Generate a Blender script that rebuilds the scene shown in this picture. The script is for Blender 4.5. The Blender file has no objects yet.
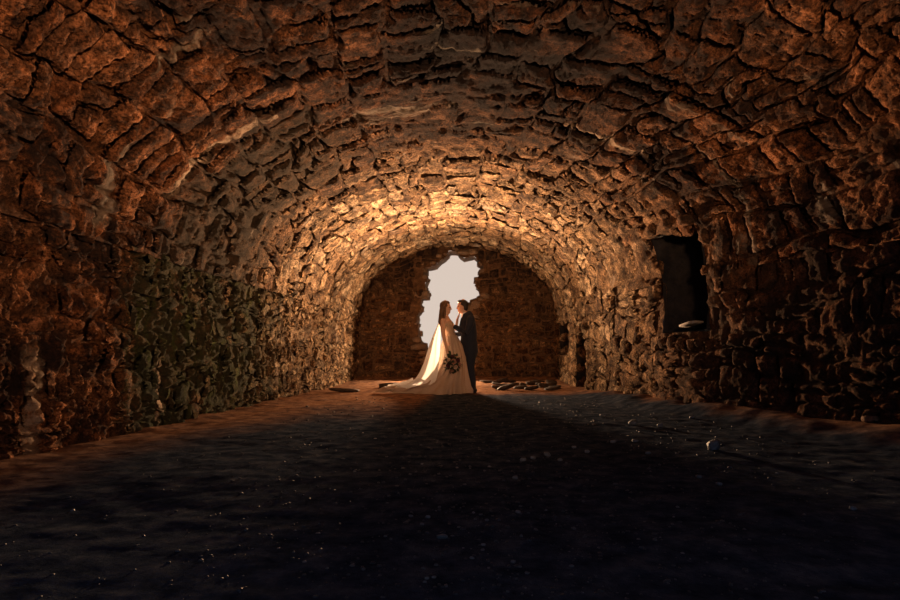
import bpy, bmesh, math, random
import numpy as np
from mathutils import Vector

# ------------------------------------------------------------------ camera, sky, lights
scene = bpy.context.scene
COL = scene.collection
F_PX, VPX, VPY, CAM_H = 600.0, 483.0, 353.0, 0.75      # focal length in pixels, vanishing point, eye height
cam_d = bpy.data.cameras.new('camera')
cam = bpy.data.objects.new('camera', cam_d); COL.objects.link(cam)
cam.location = (0, 0, CAM_H); cam.rotation_euler = (math.pi / 2, 0, 0)
cam_d.sensor_width = 36.0; cam_d.lens = F_PX / 900.0 * 36.0
cam_d.shift_x = -(VPX - 450) / 900.0; cam_d.shift_y = (VPY - 300) / 900.0
cam_d.clip_start = 0.05
scene.camera = cam

world = bpy.data.worlds.new('pale_evening_sky'); scene.world = world; world.use_nodes = True
wn = world.node_tree
bg = wn.nodes['Background']
bg.inputs['Strength'].default_value = 0.95
# pale glow where the sun has set (beyond the breach), dusk blue on the opposite side
_tc = wn.nodes.new('ShaderNodeTexCoord'); _sx = wn.nodes.new('ShaderNodeSeparateXYZ'); _mr = wn.nodes.new('ShaderNodeMapRange'); _mx = wn.nodes.new('ShaderNodeMix')
_mx.data_type = 'RGBA'; _mr.inputs[1].default_value = -0.7; _mr.inputs[2].default_value = 0.7
wn.links.new(_tc.outputs['Generated'], _sx.inputs[0]); wn.links.new(_sx.outputs[1], _mr.inputs[0]); wn.links.new(_mr.outputs[0], _mx.inputs[0])
_mx.inputs[6].default_value = (0.20, 0.30, 0.50, 1); _mx.inputs[7].default_value = (0.74, 0.61, 0.52, 1); wn.links.new(_mx.outputs[2], bg.inputs['Color'])

def area_light(name, loc, target, size, power, color):
    d = bpy.data.lights.new(name, 'AREA'); d.shape = 'DISK'; d.size = size; d.energy = power; d.color = color
    o = bpy.data.objects.new(name, d); COL.objects.link(o); o.location = loc
    o.rotation_euler = (Vector(target) - Vector(loc)).to_track_quat('-Z', 'Y').to_euler()
    return o
def spot_light(name, loc, target, angle, power, color, radius=0.1, blend=1.0):
    d = bpy.data.lights.new(name, 'SPOT'); d.spot_size = math.radians(angle); d.spot_blend = blend
    d.energy = power; d.color = color; d.shadow_soft_size = radius
    o = bpy.data.objects.new(name, d); COL.objects.link(o); o.location = loc
    o.rotation_euler = (Vector(target) - Vector(loc)).to_track_quat('-Z', 'Y').to_euler()
    return o
LAMP = (-1.21, 15.6, 0.82)
# the photographer's warm strobe, standing in the breach behind the couple and aimed up the tunnel
area_light('strobe', LAMP, (-0.6, 5.0, 3.2), 0.40, 480, (1.0, 0.64, 0.37))
spot_light('strobe_beam', LAMP, (-0.2, 6.0, 4.2), 82, 11000, (1.0, 0.60, 0.33), 0.2)
# an unseen warm fill strobe, added behind the viewer and turned up at the vault
spot_light('rear_fill_strobe', (1.2, -1.0, 1.9), (-0.6, 4.0, 4.2), 96, 2700, (1.0, 0.56, 0.28), 0.25)

vs = scene.view_settings
vs.view_transform = 'Standard'; vs.look = 'None'; vs.gamma = 1.0; vs.use_curve_mapping = False
vs.exposure = 0.0

rng = np.random.default_rng(11); random.seed(11)

# ------------------------------------------------------------------ numpy noise
def _h(ix, iy, iz, seed):
    with np.errstate(over='ignore'):
        h = (ix.astype(np.uint32) * np.uint32(374761393) + iy.astype(np.uint32) * np.uint32(668265263)
             + iz.astype(np.uint32) * np.uint32(2147483647) + np.uint32((seed * 974711 + 12345) & 0xffffffff))
        h = (h ^ (h >> np.uint32(13))) * np.uint32(1274126177)
        h = h ^ (h >> np.uint32(16)); h = h * np.uint32(2246822519); h = h ^ (h >> np.uint32(15))
    return h.astype(np.float64) / 2147483647.5 - 1.0
def noise(p, seed=0):
    p = np.asarray(p, float); i = np.floor(p).astype(np.int64); f = p - i
    u = f * f * f * (f * (f * 6 - 15) + 10)
    r = 0
    for a in (0, 1):
        wx = u[..., 0] if a else 1 - u[..., 0]
        for b in (0, 1):
            wy = u[..., 1] if b else 1 - u[..., 1]
            for c in (0, 1):
                wz = u[..., 2] if c else 1 - u[..., 2]
                r = r + wx * wy * wz * _h(i[..., 0] + a, i[..., 1] + b, i[..., 2] + c, seed)
    return r
def fbm(p, octv=4, gain=0.55, seed=0, ridged=False):
    p = np.asarray(p, float); a, t, r = 1.0, 0.0, 0
    for k in range(octv):
        n = noise(p, seed + k * 17)
        if ridged: n = 1 - 2 * np.abs(n)
        r = r + a * n; t += a; a *= gain; p = p * 2.03 + 3.7
    return r / t

# ------------------------------------------------------------------ mesh helpers
def raw_mesh(name, V, Q, mat=None, smooth=True, tint=None, tris=False):
    V = np.asarray(V, np.float32); Q = np.asarray(Q, np.int32); k = Q.shape[1]
    me = bpy.data.meshes.new(name)
    me.vertices.add(len(V)); me.vertices.foreach_set('co', V.ravel())
    me.loops.add(Q.size); me.loops.foreach_set('vertex_index', Q.ravel())
    me.polygons.add(len(Q)); me.polygons.foreach_set('loop_start', np.arange(0, Q.size, k, dtype=np.int32))
    me.update(calc_edges=True)
    if smooth: me.polygons.foreach_set('use_smooth', np.ones(len(Q), bool))
    if tint is not None:
        at = me.attributes.new('tint', 'FLOAT', 'POINT')
        at.data.foreach_set('value', np.broadcast_to(np.asarray(tint, np.float32), (len(V),)).copy())
    if mat: me.materials.append(mat)
    return me
def link(name, me, parent=None, **props):
    o = bpy.data.objects.new(name, me); COL.objects.link(o)
    if parent: o.parent = parent
    for k, v in props.items(): o[k] = v
    return o
def empty(name, loc, **props):
    o = bpy.data.objects.new(name, None); COL.objects.link(o); o.location = loc; o.empty_display_size = 0.2
    for k, v in props.items(): o[k] = v
    return o
def grid_faces(n, m, flip=False):
    i, j = np.meshgrid(np.arange(n), np.arange(m), indexing='ij'); a = i * (m + 1) + j
    q = np.stack([a, a + 1, a + m + 2, a + m + 1], -1).reshape(-1, 4)
    return q[:, ::-1] if flip else q
def project(P):
    P = np.asarray(P); y = np.maximum(P[..., 1], 0.3)
    return np.stack([VPX + F_PX * P[..., 0] / y, VPY - F_PX * (P[..., 2] - CAM_H) / y], -1)

# ------------------------------------------------------------------ node helper
class NT:
    def __init__(s, name, rough=0.9):
        s.m = bpy.data.materials.new(name); s.m.use_nodes = True; s.t = s.m.node_tree
        s.b = s.t.nodes['Principled BSDF']; s.b.inputs['Roughness'].default_value = rough
        s.b.inputs['Specular IOR Level'].default_value = 0.25
        g = s.t.nodes.new('ShaderNodeNewGeometry'); s.pos = g.outputs['Position']
        x = s.t.nodes.new('ShaderNodeSeparateXYZ'); s.L(s.pos, x.inputs[0]); s.x, s.y, s.z = x.outputs
    def L(s, a, b): s.t.links.new(a, b)
    def _in(s, sock, v):
        if isinstance(v, bpy.types.NodeSocket): s.L(v, sock)
        elif isinstance(v, (tuple, list)) and len(v) == 3 and sock.type == 'RGBA': sock.default_value = (*v, 1)
        else: sock.default_value = v
    def noise(s, scale, detail=6, rough=0.6, vec=None, dist=0.0):
        n = s.t.nodes.new('ShaderNodeTexNoise'); s.L(vec or s.pos, n.inputs['Vector'])
        n.inputs['Scale'].default_value = scale; n.inputs['Detail'].default_value = detail
        n.inputs['Roughness'].default_value = rough; n.inputs['Distortion'].default_value = dist
        return n.outputs['Fac']
    def scaled(s, v):
        n = s.t.nodes.new('ShaderNodeVectorMath'); n.operation = 'MULTIPLY'; s.L(s.pos, n.inputs[0]); n.inputs[1].default_value = v
        return n.outputs[0]
    def math(s, op, a, b=0.0, clamp=False):
        n = s.t.nodes.new('ShaderNodeMath'); n.operation = op; n.use_clamp = clamp
        s._in(n.inputs[0], a); s._in(n.inputs[1], b); return n.outputs[0]
    def rng(s, v, a, b, c=0.0, d=1.0):
        n = s.t.nodes.new('ShaderNodeMapRange'); n.interpolation_type = 'SMOOTHSTEP'
        s._in(n.inputs[0], v)
        for i, w in enumerate((a, b, c, d)): n.inputs[i + 1].default_value = w
        return n.outputs[0]
    def ramp(s, v, stops):
        n = s.t.nodes.new('ShaderNodeValToRGB'); s.L(v, n.inputs[0]); e = n.color_ramp.elements
        while len(e) < len(stops): e.new(0.5)
        for k, (p, c) in enumerate(stops):
            e[k].position = p; e[k].color = (*c, 1) if isinstance(c, tuple) else (c, c, c, 1)
        return n.outputs[0]
    def mix(s, f, a, b, mode='MIX'):
        n = s.t.nodes.new('ShaderNodeMix'); n.data_type = 'RGBA'; n.blend_type = mode
        s._in(n.inputs[0], f); s._in(n.inputs[6], a); s._in(n.inputs[7], b); return n.outputs[2]
    def attr(s, name):
        n = s.t.nodes.new('ShaderNodeAttribute'); n.attribute_name = name; return n.outputs['Fac']
    def bump(s, h, strength, dist):
        n = s.t.nodes.new('ShaderNodeBump'); n.inputs['Strength'].default_value = strength; n.inputs['Distance'].default_value = dist
        s.L(h, n.inputs['Height']); s.L(n.outputs[0], s.b.inputs['Normal'])
    def color(s, c): s._in(s.b.inputs['Base Color'], c); return s.m

def masonry(name, kind, crusty=False):
    k = NT(name, 1.0); k.b.inputs['Specular IOR Level'].default_value = 0.03; t = k.attr('tint')
    n1 = k.noise(0.9, 3); n2 = k.noise(7.0, 8, 0.65); n3 = k.noise(42.0, 6, 0.8); n4 = k.noise(3.4, 10, 0.72, dist=0.5); n5 = k.noise(13.0, 7, 0.7, dist=0.4)
    f = n1 if crusty else k.math('ADD', k.math('MULTIPLY', t, 0.75), k.math('MULTIPLY', n1, 0.3))
    c = k.ramp(f, [(0.05, (0.11, 0.058, 0.032)), (0.28, (0.30, 0.175, 0.092)), (0.52, (0.45, 0.285, 0.155)), (0.72, (0.52, 0.36, 0.22)), (0.95, (0.22, 0.115, 0.06))])
    near = k.rng(k.y, 10.5, 6.0)                                     # iron stained stone of the nearer bays
    c = k.mix(k.math('MULTIPLY', near, 0.85), c, k.mix(t if not crusty else n1, (0.22, 0.074, 0.030), (0.46, 0.17, 0.072)))
    c = k.mix(1.0, c, k.ramp(n2, [(0.36, 0.28), (0.5, 0.85), (0.64, 1.5)]), 'MULTIPLY')
    crust = k.ramp(n4, [(0.46, 0.0), (0.56, 1.0)])
    c = k.mix(k.math('MULTIPLY', crust, 0.72), c, (0.042, 0.027, 0.021))
    pits = k.ramp(n5, [(0.40, 1.0), (0.46, 0.0)])
    c = k.mix(k.math('MULTIPLY', pits, 0.75), c, (0.020, 0.014, 0.012))
    c = k.mix(1.0, c, k.ramp(n3, [(0.40, 0.30), (0.5, 0.95), (0.60, 1.55)]), 'MULTIPLY')
    if crusty: c = k.mix(0.4, c, (0.10, 0.048, 0.026))
    if kind in ('vault', 'left', 'right'):                           # blotches of old smoke and damp
        bl = k.ramp(k.noise(1.35, 9, 0.7, dist=0.7), [(0.50, 0.0), (0.58, 1.0)])
        c = k.mix(k.math('MULTIPLY', k.math('MULTIPLY', bl, k.rng(k.y, 9.5, 6.8, 0.15, 1.0)), 0.82), c, (0.028, 0.021, 0.020))
    def streak(c, y0, wid, ax, lo, hi, amt):                          # lime washed out of the joints
        wy = k.math('ADD', k.y, k.math('MULTIPLY', k.math('SUBTRACT', k.noise(3.0, 5, 0.6), 0.5), 3.2 * wid))
        m = k.rng(k.math('ABSOLUTE', k.math('SUBTRACT', wy, y0)), wid, wid * 0.35)
        m = k.math('MULTIPLY', m, k.math('MULTIPLY', k.rng(ax, lo - 0.12, lo + 0.12), k.rng(ax, hi + 0.12, hi - 0.12)))
        m = k.math('MULTIPLY', m, k.ramp(k.noise(11.0, 6, 0.7), [(0.36, 0.1), (0.52, 1.0)]))
        return k.mix(k.math('MULTIPLY', m, amt), c, (0.60, 0.43, 0.30))
    if kind == 'vault':
        # soot on the nearer crown, with ragged outline
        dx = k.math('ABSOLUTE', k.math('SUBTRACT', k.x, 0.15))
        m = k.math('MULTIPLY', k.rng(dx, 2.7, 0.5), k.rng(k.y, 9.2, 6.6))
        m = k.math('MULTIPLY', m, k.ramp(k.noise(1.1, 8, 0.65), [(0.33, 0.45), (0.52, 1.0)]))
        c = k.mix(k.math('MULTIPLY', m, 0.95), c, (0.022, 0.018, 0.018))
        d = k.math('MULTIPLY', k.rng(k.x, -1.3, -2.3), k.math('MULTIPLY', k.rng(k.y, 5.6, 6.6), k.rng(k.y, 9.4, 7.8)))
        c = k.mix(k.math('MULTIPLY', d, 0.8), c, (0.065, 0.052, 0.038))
        w = k.ramp(k.noise(1.0, 6, 0.6, vec=k.scaled((0.9, 2.6, 0.9)), dist=0.8), [(0.62, 0.0), (0.70, 1.0)])
        c = k.mix(k.math('MULTIPLY', w, 0.55), c, (0.50, 0.40, 0.31))  # lime bloom
        left_side = k.rng(k.x, -1.9, -2.2, 0.0, 4.0); c = streak(c, 6.0, 0.09, k.math('MINIMUM', k.z, left_side), 2.35, 3.1, 0.85); c = streak(c, 7.1, 0.06, k.x, 1.0, 1.95, 0.85)
    if kind == 'left':
        g = k.math('MULTIPLY', k.rng(k.y, 5.3, 6.0), k.rng(k.y, 11.0, 8.2))
        g = k.math('MULTIPLY', g, k.ramp(k.noise(2.2, 6, vec=k.scaled((1, 1.6, 0.5))), [(0.25, 0.45), (0.5, 1.0)]))
        c = k.mix(k.math('MULTIPLY', g, 0.9), c, (0.045, 0.048, 0.028))
        gg = k.math('MULTIPLY', g, k.ramp(k.noise(5.0, 6, vec=k.scaled((1, 2.0, 0.35))), [(0.55, 0.0), (0.66, 1.0)]))
        c = k.mix(k.math('MULTIPLY', gg, 0.7), c, (0.085, 0.10, 0.035))
        w = k.ramp(k.noise(1.7, 5, 0.55, vec=k.scaled((1, 2.0, 0.16))), [(0.66, 0.0), (0.72, 1.0)])
        c = k.mix(k.math('MULTIPLY', w, 0.7), c, (0.55, 0.42, 0.32))
        c = streak(c, 4.5, 0.10, k.z, -0.2, 0.75, 0.75); c = streak(c, 6.22, 0.06, k.z, 0.05, 0.62, 0.8)
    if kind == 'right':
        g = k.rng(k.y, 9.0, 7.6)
        c = k.mix(k.math('MULTIPLY', g, 0.5), c, (0.085, 0.06, 0.045))  # shade on the splayed nearer wall put into its colour
    if kind == 'rim': c = k.mix(0.5, c, (0.44, 0.36, 0.29))  # sky light on the breach edge painted in as a lighter tone
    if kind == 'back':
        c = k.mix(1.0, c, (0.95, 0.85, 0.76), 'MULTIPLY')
        d = k.ramp(k.noise(0.8, 4), [(0.45, 0.0), (0.65, 1.0)])      # random patches of damp, blackened stone
        c = k.mix(k.math('MULTIPLY', k.math('MAXIMUM', d, k.rng(k.z, 1.9, 3.1)), 0.75), c, (0.035, 0.030, 0.030))  # the shade high on the end wall is painted in, deeper towards the top
    h = k.math('ADD', k.math('ADD', k.math('MULTIPLY', n2, 1.0), k.math('MULTIPLY', n5, 0.8)), k.math('MULTIPLY', n3, 0.8))
    k.bump(h, 1.0, 0.085)
    return k.color(c)
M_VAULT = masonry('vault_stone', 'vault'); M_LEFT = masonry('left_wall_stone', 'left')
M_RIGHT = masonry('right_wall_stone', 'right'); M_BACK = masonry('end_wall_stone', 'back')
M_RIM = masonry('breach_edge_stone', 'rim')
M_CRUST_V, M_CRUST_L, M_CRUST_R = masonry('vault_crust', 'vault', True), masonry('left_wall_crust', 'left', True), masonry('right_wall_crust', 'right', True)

def mortar():
    k = NT('crumbling_mortar', 1.0); k.b.inputs['Specular IOR Level'].default_value = 0.03; n = k.noise(9, 8, 0.7); b = k.noise(45, 4, 0.7)
    c = k.ramp(n, [(0.3, (0.045, 0.028, 0.019)), (0.55, (0.13, 0.078, 0.046)), (0.75, (0.22, 0.13, 0.075))])
    k.bump(k.math('ADD', n, k.math('MULTIPLY', b, 0.4)), 1.0, 0.04); return k.color(c)
M_MORTAR = mortar()
_k = NT('recess_shade_rubble', 0.9); _n = _k.noise(6, 8, 0.7); _k.bump(_n, 1.0, 0.06)
M_RECESS_SHADE = _k.color(_k.ramp(_n, [(0.35, (0.008, 0.008, 0.010)), (0.7, (0.035, 0.030, 0.030))]))  # near-black colour stands in for the shade inside the recesses

# ------------------------------------------------------------------ the tunnel's shape
XL, SPR, RISE, Y_END, Y_BACK = -3.32, 1.72, 1.95, 16.2, -1.2
_ry = np.array([-10, 3.5, 4.6, 5.2, 6.2, 7.0, 7.8, 9.0, 10.2, 12.0, 16.2, 18.0])
_rx = np.array([3.7, 3.7, 3.68, 3.58, 3.22, 2.92, 2.64, 2.40, 2.22, 2.07, 1.97, 1.95])
_yy = np.linspace(-10, 18, 561); _kk = np.hanning(25); _kk /= _kk.sum()
_rr = np.convolve(np.pad(np.interp(_yy, _ry, _rx), 12, mode='edge'), _kk, mode='valid')
def R(y): return np.interp(y, _yy, _rr)
def dR(y): return (R(y + 0.15) - R(y - 0.15)) / 0.3
_th = np.linspace(0, math.pi, 721)
_as = np.concatenate([[0], np.cumsum(np.hypot(np.diff(-2.9 * np.cos(_th)), np.diff(RISE * np.sin(_th))))])
S_V = _as[-1]
def vault_xyz(s, t):
    th = np.interp(s, _as, _th); r = R(t); a = (r - XL) / 2; cx = (r + XL) / 2
    return np.stack([cx - a * np.cos(th), t + 0 * s, SPR + RISE * np.sin(th)], -1)
def map_vault(s, t):
    P = vault_xyz(s, t); e = 0.02
    ds = vault_xyz(s + e, t) - vault_xyz(s - e, t); dt = vault_xyz(s, t + e) - vault_xyz(s, t - e)
    N = np.cross(ds, dt); N /= np.maximum(np.linalg.norm(N, axis=-1, keepdims=True), 1e-9)
    c = np.stack([(R(t) + XL) / 2, t, 0 * t + 1.2], -1) - P
    return P, N * np.sign((N * c).sum(-1, keepdims=True))
def map_left(s, t):
    P = np.stack([XL - 0.10 + 0.02 * s + 0 * t, t + 0 * s, s + 0 * t], -1)
    N = np.zeros_like(P); N[..., 0] = 1; return P, N
def map_right(s, t):
    P = np.stack([R(t) + 0.05 + 0 * s, t + 0 * s, s + 0 * t], -1); d = dR(t)
    N = np.stack([-1 + 0 * s, d + 0 * s, 0 * s + 0 * t], -1); return P, N / np.linalg.norm(N, axis=-1, keepdims=True)
def map_back(s, t):
    P = np.stack([t + 0 * s, Y_END + 0 * s + 0 * t, s + 0 * t], -1)
    N = np.zeros_like(P); N[..., 1] = -1; return P, N

def rough(P, kind):
    fine = 0.022 * fbm(P * 17, 3, 0.7, 55, ridged=True)
    if kind == 'left':
        q = P * np.array([1, 1.25, 0.6])
        return 0.075 * fbm(q * 6.5, 4, 0.66, 3, ridged=True) + 0.05 * fbm(P * 1.3, 2, 0.5, 8) + fine
    if kind == 'right':
        q = P * np.array([1, 1, 0.75])
        return 0.055 * fbm(q * 5.2, 4, 0.66, 5, ridged=True) + 0.07 * fbm(P * 1.1, 2, 0.5, 9) + fine
    if kind == 'back': return 0.05 * fbm(P * 6, 3, 0.65, 12) + fine * 1.3
    return 0.034 * fbm(P * 5.5, 4, 0.66, 21) + 0.05 * fbm(P * 0.9, 2, 0.5, 23) + fine * 1.2

def rows(s0, s1, t0, t1, h, l, split=0.25):
    out = []; s = s0
    while s < s1 - 0.04:
        hh = rng.uniform(*h); e = min(s + hh, s1)
        if s1 - e < h[0] * 0.6: e = s1
        t = t0 - rng.uniform(0, l[1])
        while t < t1:
            ll = rng.uniform(*l); a, b = max(t, t0), min(t + ll, t1)
            if b - a > 0.06:
                q = rng.random()
                if q < split and e - s > h[0]:
                    m = s + (e - s) * rng.uniform(0.35, 0.65); out += [(s, m, a, b), (m, e, a, b)]
                elif q < split * 1.8 and ll > l[0] * 1.4:
                    m = a + (b - a) * rng.uniform(0.35, 0.65); out += [(s, e, a, m), (s, e, m, b)]
                else: out.append((s, e, a, b))
            t += ll
        s = e
    return out

def stone_arrays(mapf, kind, r, px, gap, prot, bulge, warp, seed, rough_k=1.0):
    s0, s1, t0, t1 = r
    n = int(np.clip(px[0] / 2.1, 3, 36)); m = int(np.clip(px[1] / 2.1, 3, 36))
    g = min(gap, 0.22 * (s1 - s0), 0.22 * (t1 - t0))
    u = np.linspace(0, 1, n + 1)[:, None]; v = np.linspace(0, 1, m + 1)[None, :]
    rs = np.random.default_rng(seed); j = rs.uniform(-1, 1, (2, 2, 2)) * g * 0.9
    bl = lambda q: (q[0, 0] * (1 - u) * (1 - v) + q[1, 0] * u * (1 - v) + q[0, 1] * (1 - u) * v + q[1, 1] * u * v)
    s = s0 + g + (s1 - s0 - 2 * g) * u + 0 * v + bl(j[0]); t = t0 + g + (t1 - t0 - 2 * g) * v + 0 * u + bl(j[1])
    D = np.stack([s * 1.7, t * 1.7, 0 * s + 7.3], -1)
    s = s + warp * (noise(D, 31) + 0.4 * noise(D * 2.7, 35)) + 0.5 * g * noise(D * 8, 33); t = t + warp * (noise(D + 50, 32) + 0.4 * noise(D * 2.7 + 30, 36)) + 0.5 * g * noise(D * 8 + 9, 34)
    P, N = mapf(s, t)
    ed = np.minimum(np.minimum(u, 1 - u) * (s1 - s0) + 0 * v, np.minimum(v, 1 - v) * (t1 - t0) + 0 * u)
    rnd = np.clip(ed / 0.05, 0, 1); rnd = 1 - (1 - rnd) ** 2
    tl = rs.uniform(-1, 1, 2) * 0.018
    h = prot * rs.uniform(0.45, 1.35) + bulge * (rnd - 1) + tl[0] * (2 * u - 1) + tl[1] * (2 * v - 1) + rough_k * rough(P, kind)
    V = P + N * h[..., None]
    bi = np.concatenate([[(i, 0) for i in range(n)], [(n, k) for k in range(m)], [(i, m) for i in range(n, 0, -1)], [(0, k) for k in range(m, 0, -1)]])
    B = P[bi[:, 0], bi[:, 1]] - N[bi[:, 0], bi[:, 1]] * 0.10
    top = (bi[:, 0] * (m + 1) + bi[:, 1]).astype(int); k0 = (n + 1) * (m + 1); nb = len(bi)
    Q = grid_faces(n, m); sk = np.stack([top, k0 + np.arange(nb), k0 + (np.arange(nb) + 1) % nb, np.roll(top, -1)], -1)
    Vall = np.concatenate([V.reshape(-1, 3), B]); Qall = np.concatenate([Q, sk])
    # make faces look inward (towards the tunnel)
    a, b, c = Vall[Q[0, 0]], Vall[Q[0, 1]], Vall[Q[0, 2]]
    if np.dot(np.cross(b - a, c - a), N[0, 0]) < 0: Qall = Qall[:, ::-1]
    return Vall, Qall

def lay(parent, mapf, kind, rects, mat, gap, prot, bulge, warp, keep=None, limit=300, rough_k=1.0):
    items = []
    for r in rects:
        sc, tc = (r[0] + r[1]) / 2, (r[2] + r[3]) / 2
        if keep and not keep(*r): continue
        C = mapf(np.array([[r[0], r[0]], [r[1], r[1]]]), np.array([[r[2], r[3]], [r[2], r[3]]]))[0]
        q = project(C); ls = np.hypot(*(q[1, 0] - q[0, 0])); lt = np.hypot(*(q[0, 1] - q[0, 0]))
        cc = q.mean((0, 1)); inside = -60 < cc[0] < 960 and -60 < cc[1] < 660
        area = abs(np.cross(q[1, 0] - q[0, 0], q[0, 1] - q[0, 0])) * (1 if inside else 0.001)
        items.append((area, r, (ls, lt), inside))
    items.sort(key=lambda i: -i[0])
    fv, fq, ft, off = [], [], [], 0
    for k, (area, r, px, inside) in enumerate(items):
        V, Q = stone_arrays(mapf, kind, r, px if inside else (12, 12), gap, prot, bulge, warp, 1000 + k, rough_k); tint = rng.random()
        if k < limit and inside: link('stone', raw_mesh('stone', V, Q, mat, True, tint), parent)
        else: fv.append(V); fq.append(Q + off); ft.append(np.full(len(V), tint)); off += len(V)
    if fv: link('small_stones', raw_mesh('small_stones', np.concatenate(fv), np.concatenate(fq), mat, True, np.concatenate(ft)), parent, kind='stuff')

def bed(name, mapf, kind, sg, tg, mat, amp, skip=None, off=-0.01, cover=0.0):
    s, t = np.meshgrid(sg, tg, indexing='ij'); P, N = mapf(s, t)
    cov = np.clip((noise(P * 0.85, 43) + 0.35 * noise(P * 2.6, 44) - 0.05) / 0.5, 0, 1)
    h = off + amp * fbm(P * 4.5, 4, 0.6, 41) + 0.7 * rough(P, kind) + cover * cov * np.clip((11.5 - P[..., 1]) / 4, 0.15, 1)
    V = (P + N * h[..., None]).reshape(-1, 3); Q = grid_faces(len(sg) - 1, len(tg) - 1)
    if skip is not None:
        sc = (s[:-1, :-1] + s[1:, 1:]).ravel() / 2; tc = (t[:-1, :-1] + t[1:, 1:]).ravel() / 2
        Q = Q[~np.array([skip(a, b) for a, b in zip(sc, tc)])]
    a, b, c = V[Q[0, 0]], V[Q[0, 1]], V[Q[0, 2]]
    if np.dot(np.cross(b - a, c - a), N[0, 0]) < 0: Q = Q[:, ::-1]
    return raw_mesh(name, V, Q, mat)

tg = np.concatenate([np.linspace(Y_BACK, 2.4, 14), np.geomspace(2.5, 16.9, 420)])
NICHE = (1.02, 2.36, 7.45, 8.45); DOOR = (-0.2, 1.20, 12.2, 13.3); HATCH = (0.70, 1.55, 14.3, 15.7)
OPEN = (NICHE, DOOR, HATCH); NICHE_S = 0.66
# ---- ceiling: the barrel vault
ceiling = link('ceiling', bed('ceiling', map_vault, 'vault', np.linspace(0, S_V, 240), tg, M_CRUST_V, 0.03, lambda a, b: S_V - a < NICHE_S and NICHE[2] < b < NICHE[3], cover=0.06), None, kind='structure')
def overlaps(r, o, pad=0.0): return r[0] < o[1] - pad and r[1] > o[0] + pad and r[2] < o[3] - pad and r[3] > o[2] + pad
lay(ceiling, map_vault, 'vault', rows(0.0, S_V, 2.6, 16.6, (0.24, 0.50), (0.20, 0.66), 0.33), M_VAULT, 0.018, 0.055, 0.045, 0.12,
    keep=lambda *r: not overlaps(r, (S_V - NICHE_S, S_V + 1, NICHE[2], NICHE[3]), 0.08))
# ---- side walls
wall_left = link('wall_left', bed('wall_left', map_left, 'left', np.linspace(-0.3, SPR + 0.25, 90), tg, M_CRUST_L, 0.04, cover=0.02), None, kind='structure')
lay(wall_left, map_left, 'left', rows(-0.1, SPR + 0.10, 2.6, 16.5, (0.11, 0.25), (0.10, 0.34), 0.3), M_LEFT, 0.010, 0.03, 0.035, 0.11)
def in_open(s, t): return any(o[0] < s < o[1] and o[2] < t < o[3] for o in OPEN)
tgr = np.unique(np.round(np.concatenate([tg] + [[o[2], o[3]] for o in OPEN]), 4))
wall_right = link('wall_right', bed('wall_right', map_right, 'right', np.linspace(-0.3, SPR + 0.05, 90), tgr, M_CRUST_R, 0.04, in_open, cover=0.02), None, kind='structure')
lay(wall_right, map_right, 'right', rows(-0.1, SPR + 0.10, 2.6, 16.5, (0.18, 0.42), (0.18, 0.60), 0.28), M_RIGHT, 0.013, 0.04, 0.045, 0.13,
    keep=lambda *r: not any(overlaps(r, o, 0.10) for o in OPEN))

# ---- an added, unseen shell outside the masonry, standing for earth, so no daylight leaks through
V = np.array([(x, y, z) for y in (Y_BACK, 17.2) for x, z in ((-5.2, -0.6), (-5.2, 5.2), (6.2, 5.2), (6.2, -0.6))]
             + [(-3.9, 17.2, -0.6), (-3.9, 17.2, 4.1), (2.4, 17.2, 4.1), (2.4, 17.2, -0.6)])
_k = NT('packed_earth', 1.0); M_EARTH = _k.color(_k.ramp(_k.noise(3, 6), [(0.3, (0.03, 0.022, 0.016)), (0.7, (0.09, 0.06, 0.04))]))
link('earth_leak_shell', raw_mesh('earth_leak_shell', V, [(0, 1, 5, 4), (1, 2, 6, 5), (2, 3, 7, 6), (4, 5, 9, 8), (5, 6, 10, 9), (6, 7, 11, 10)], M_EARTH, False), None, kind='structure')

# ---- rocks: one rough boulder shape per call
_bm = bmesh.new(); bmesh.ops.create_icosphere(_bm, subdivisions=2, radius=1.0)
ICO_V = np.array([v.co[:] for v in _bm.verts]); ICO_F = np.array([[v.index for v in f.verts] for f in _bm.faces]); _bm.free()
def rock_arrays(size, seed, blocky=0.55, amp=0.16):
    rs = np.random.default_rng(seed); v = ICO_V.copy()
    v = v / (np.max(np.abs(v), 1, keepdims=True) ** blocky)
    v = v * (1 + amp * fbm(v * 1.3 + seed * 3.1, 3, 0.6, seed % 97))[:, None] * np.asarray(size)
    a = rs.uniform(-0.25, 0.25, 3)
    for ax, an in zip((0, 1, 2), a):
        c, sn = math.cos(an), math.sin(an); i, j = [(1, 2), (0, 2), (0, 1)][ax]
        vi, vj = v[:, i] * c - v[:, j] * sn, v[:, i] * sn + v[:, j] * c; v[:, i], v[:, j] = vi, vj
    return v

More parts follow.
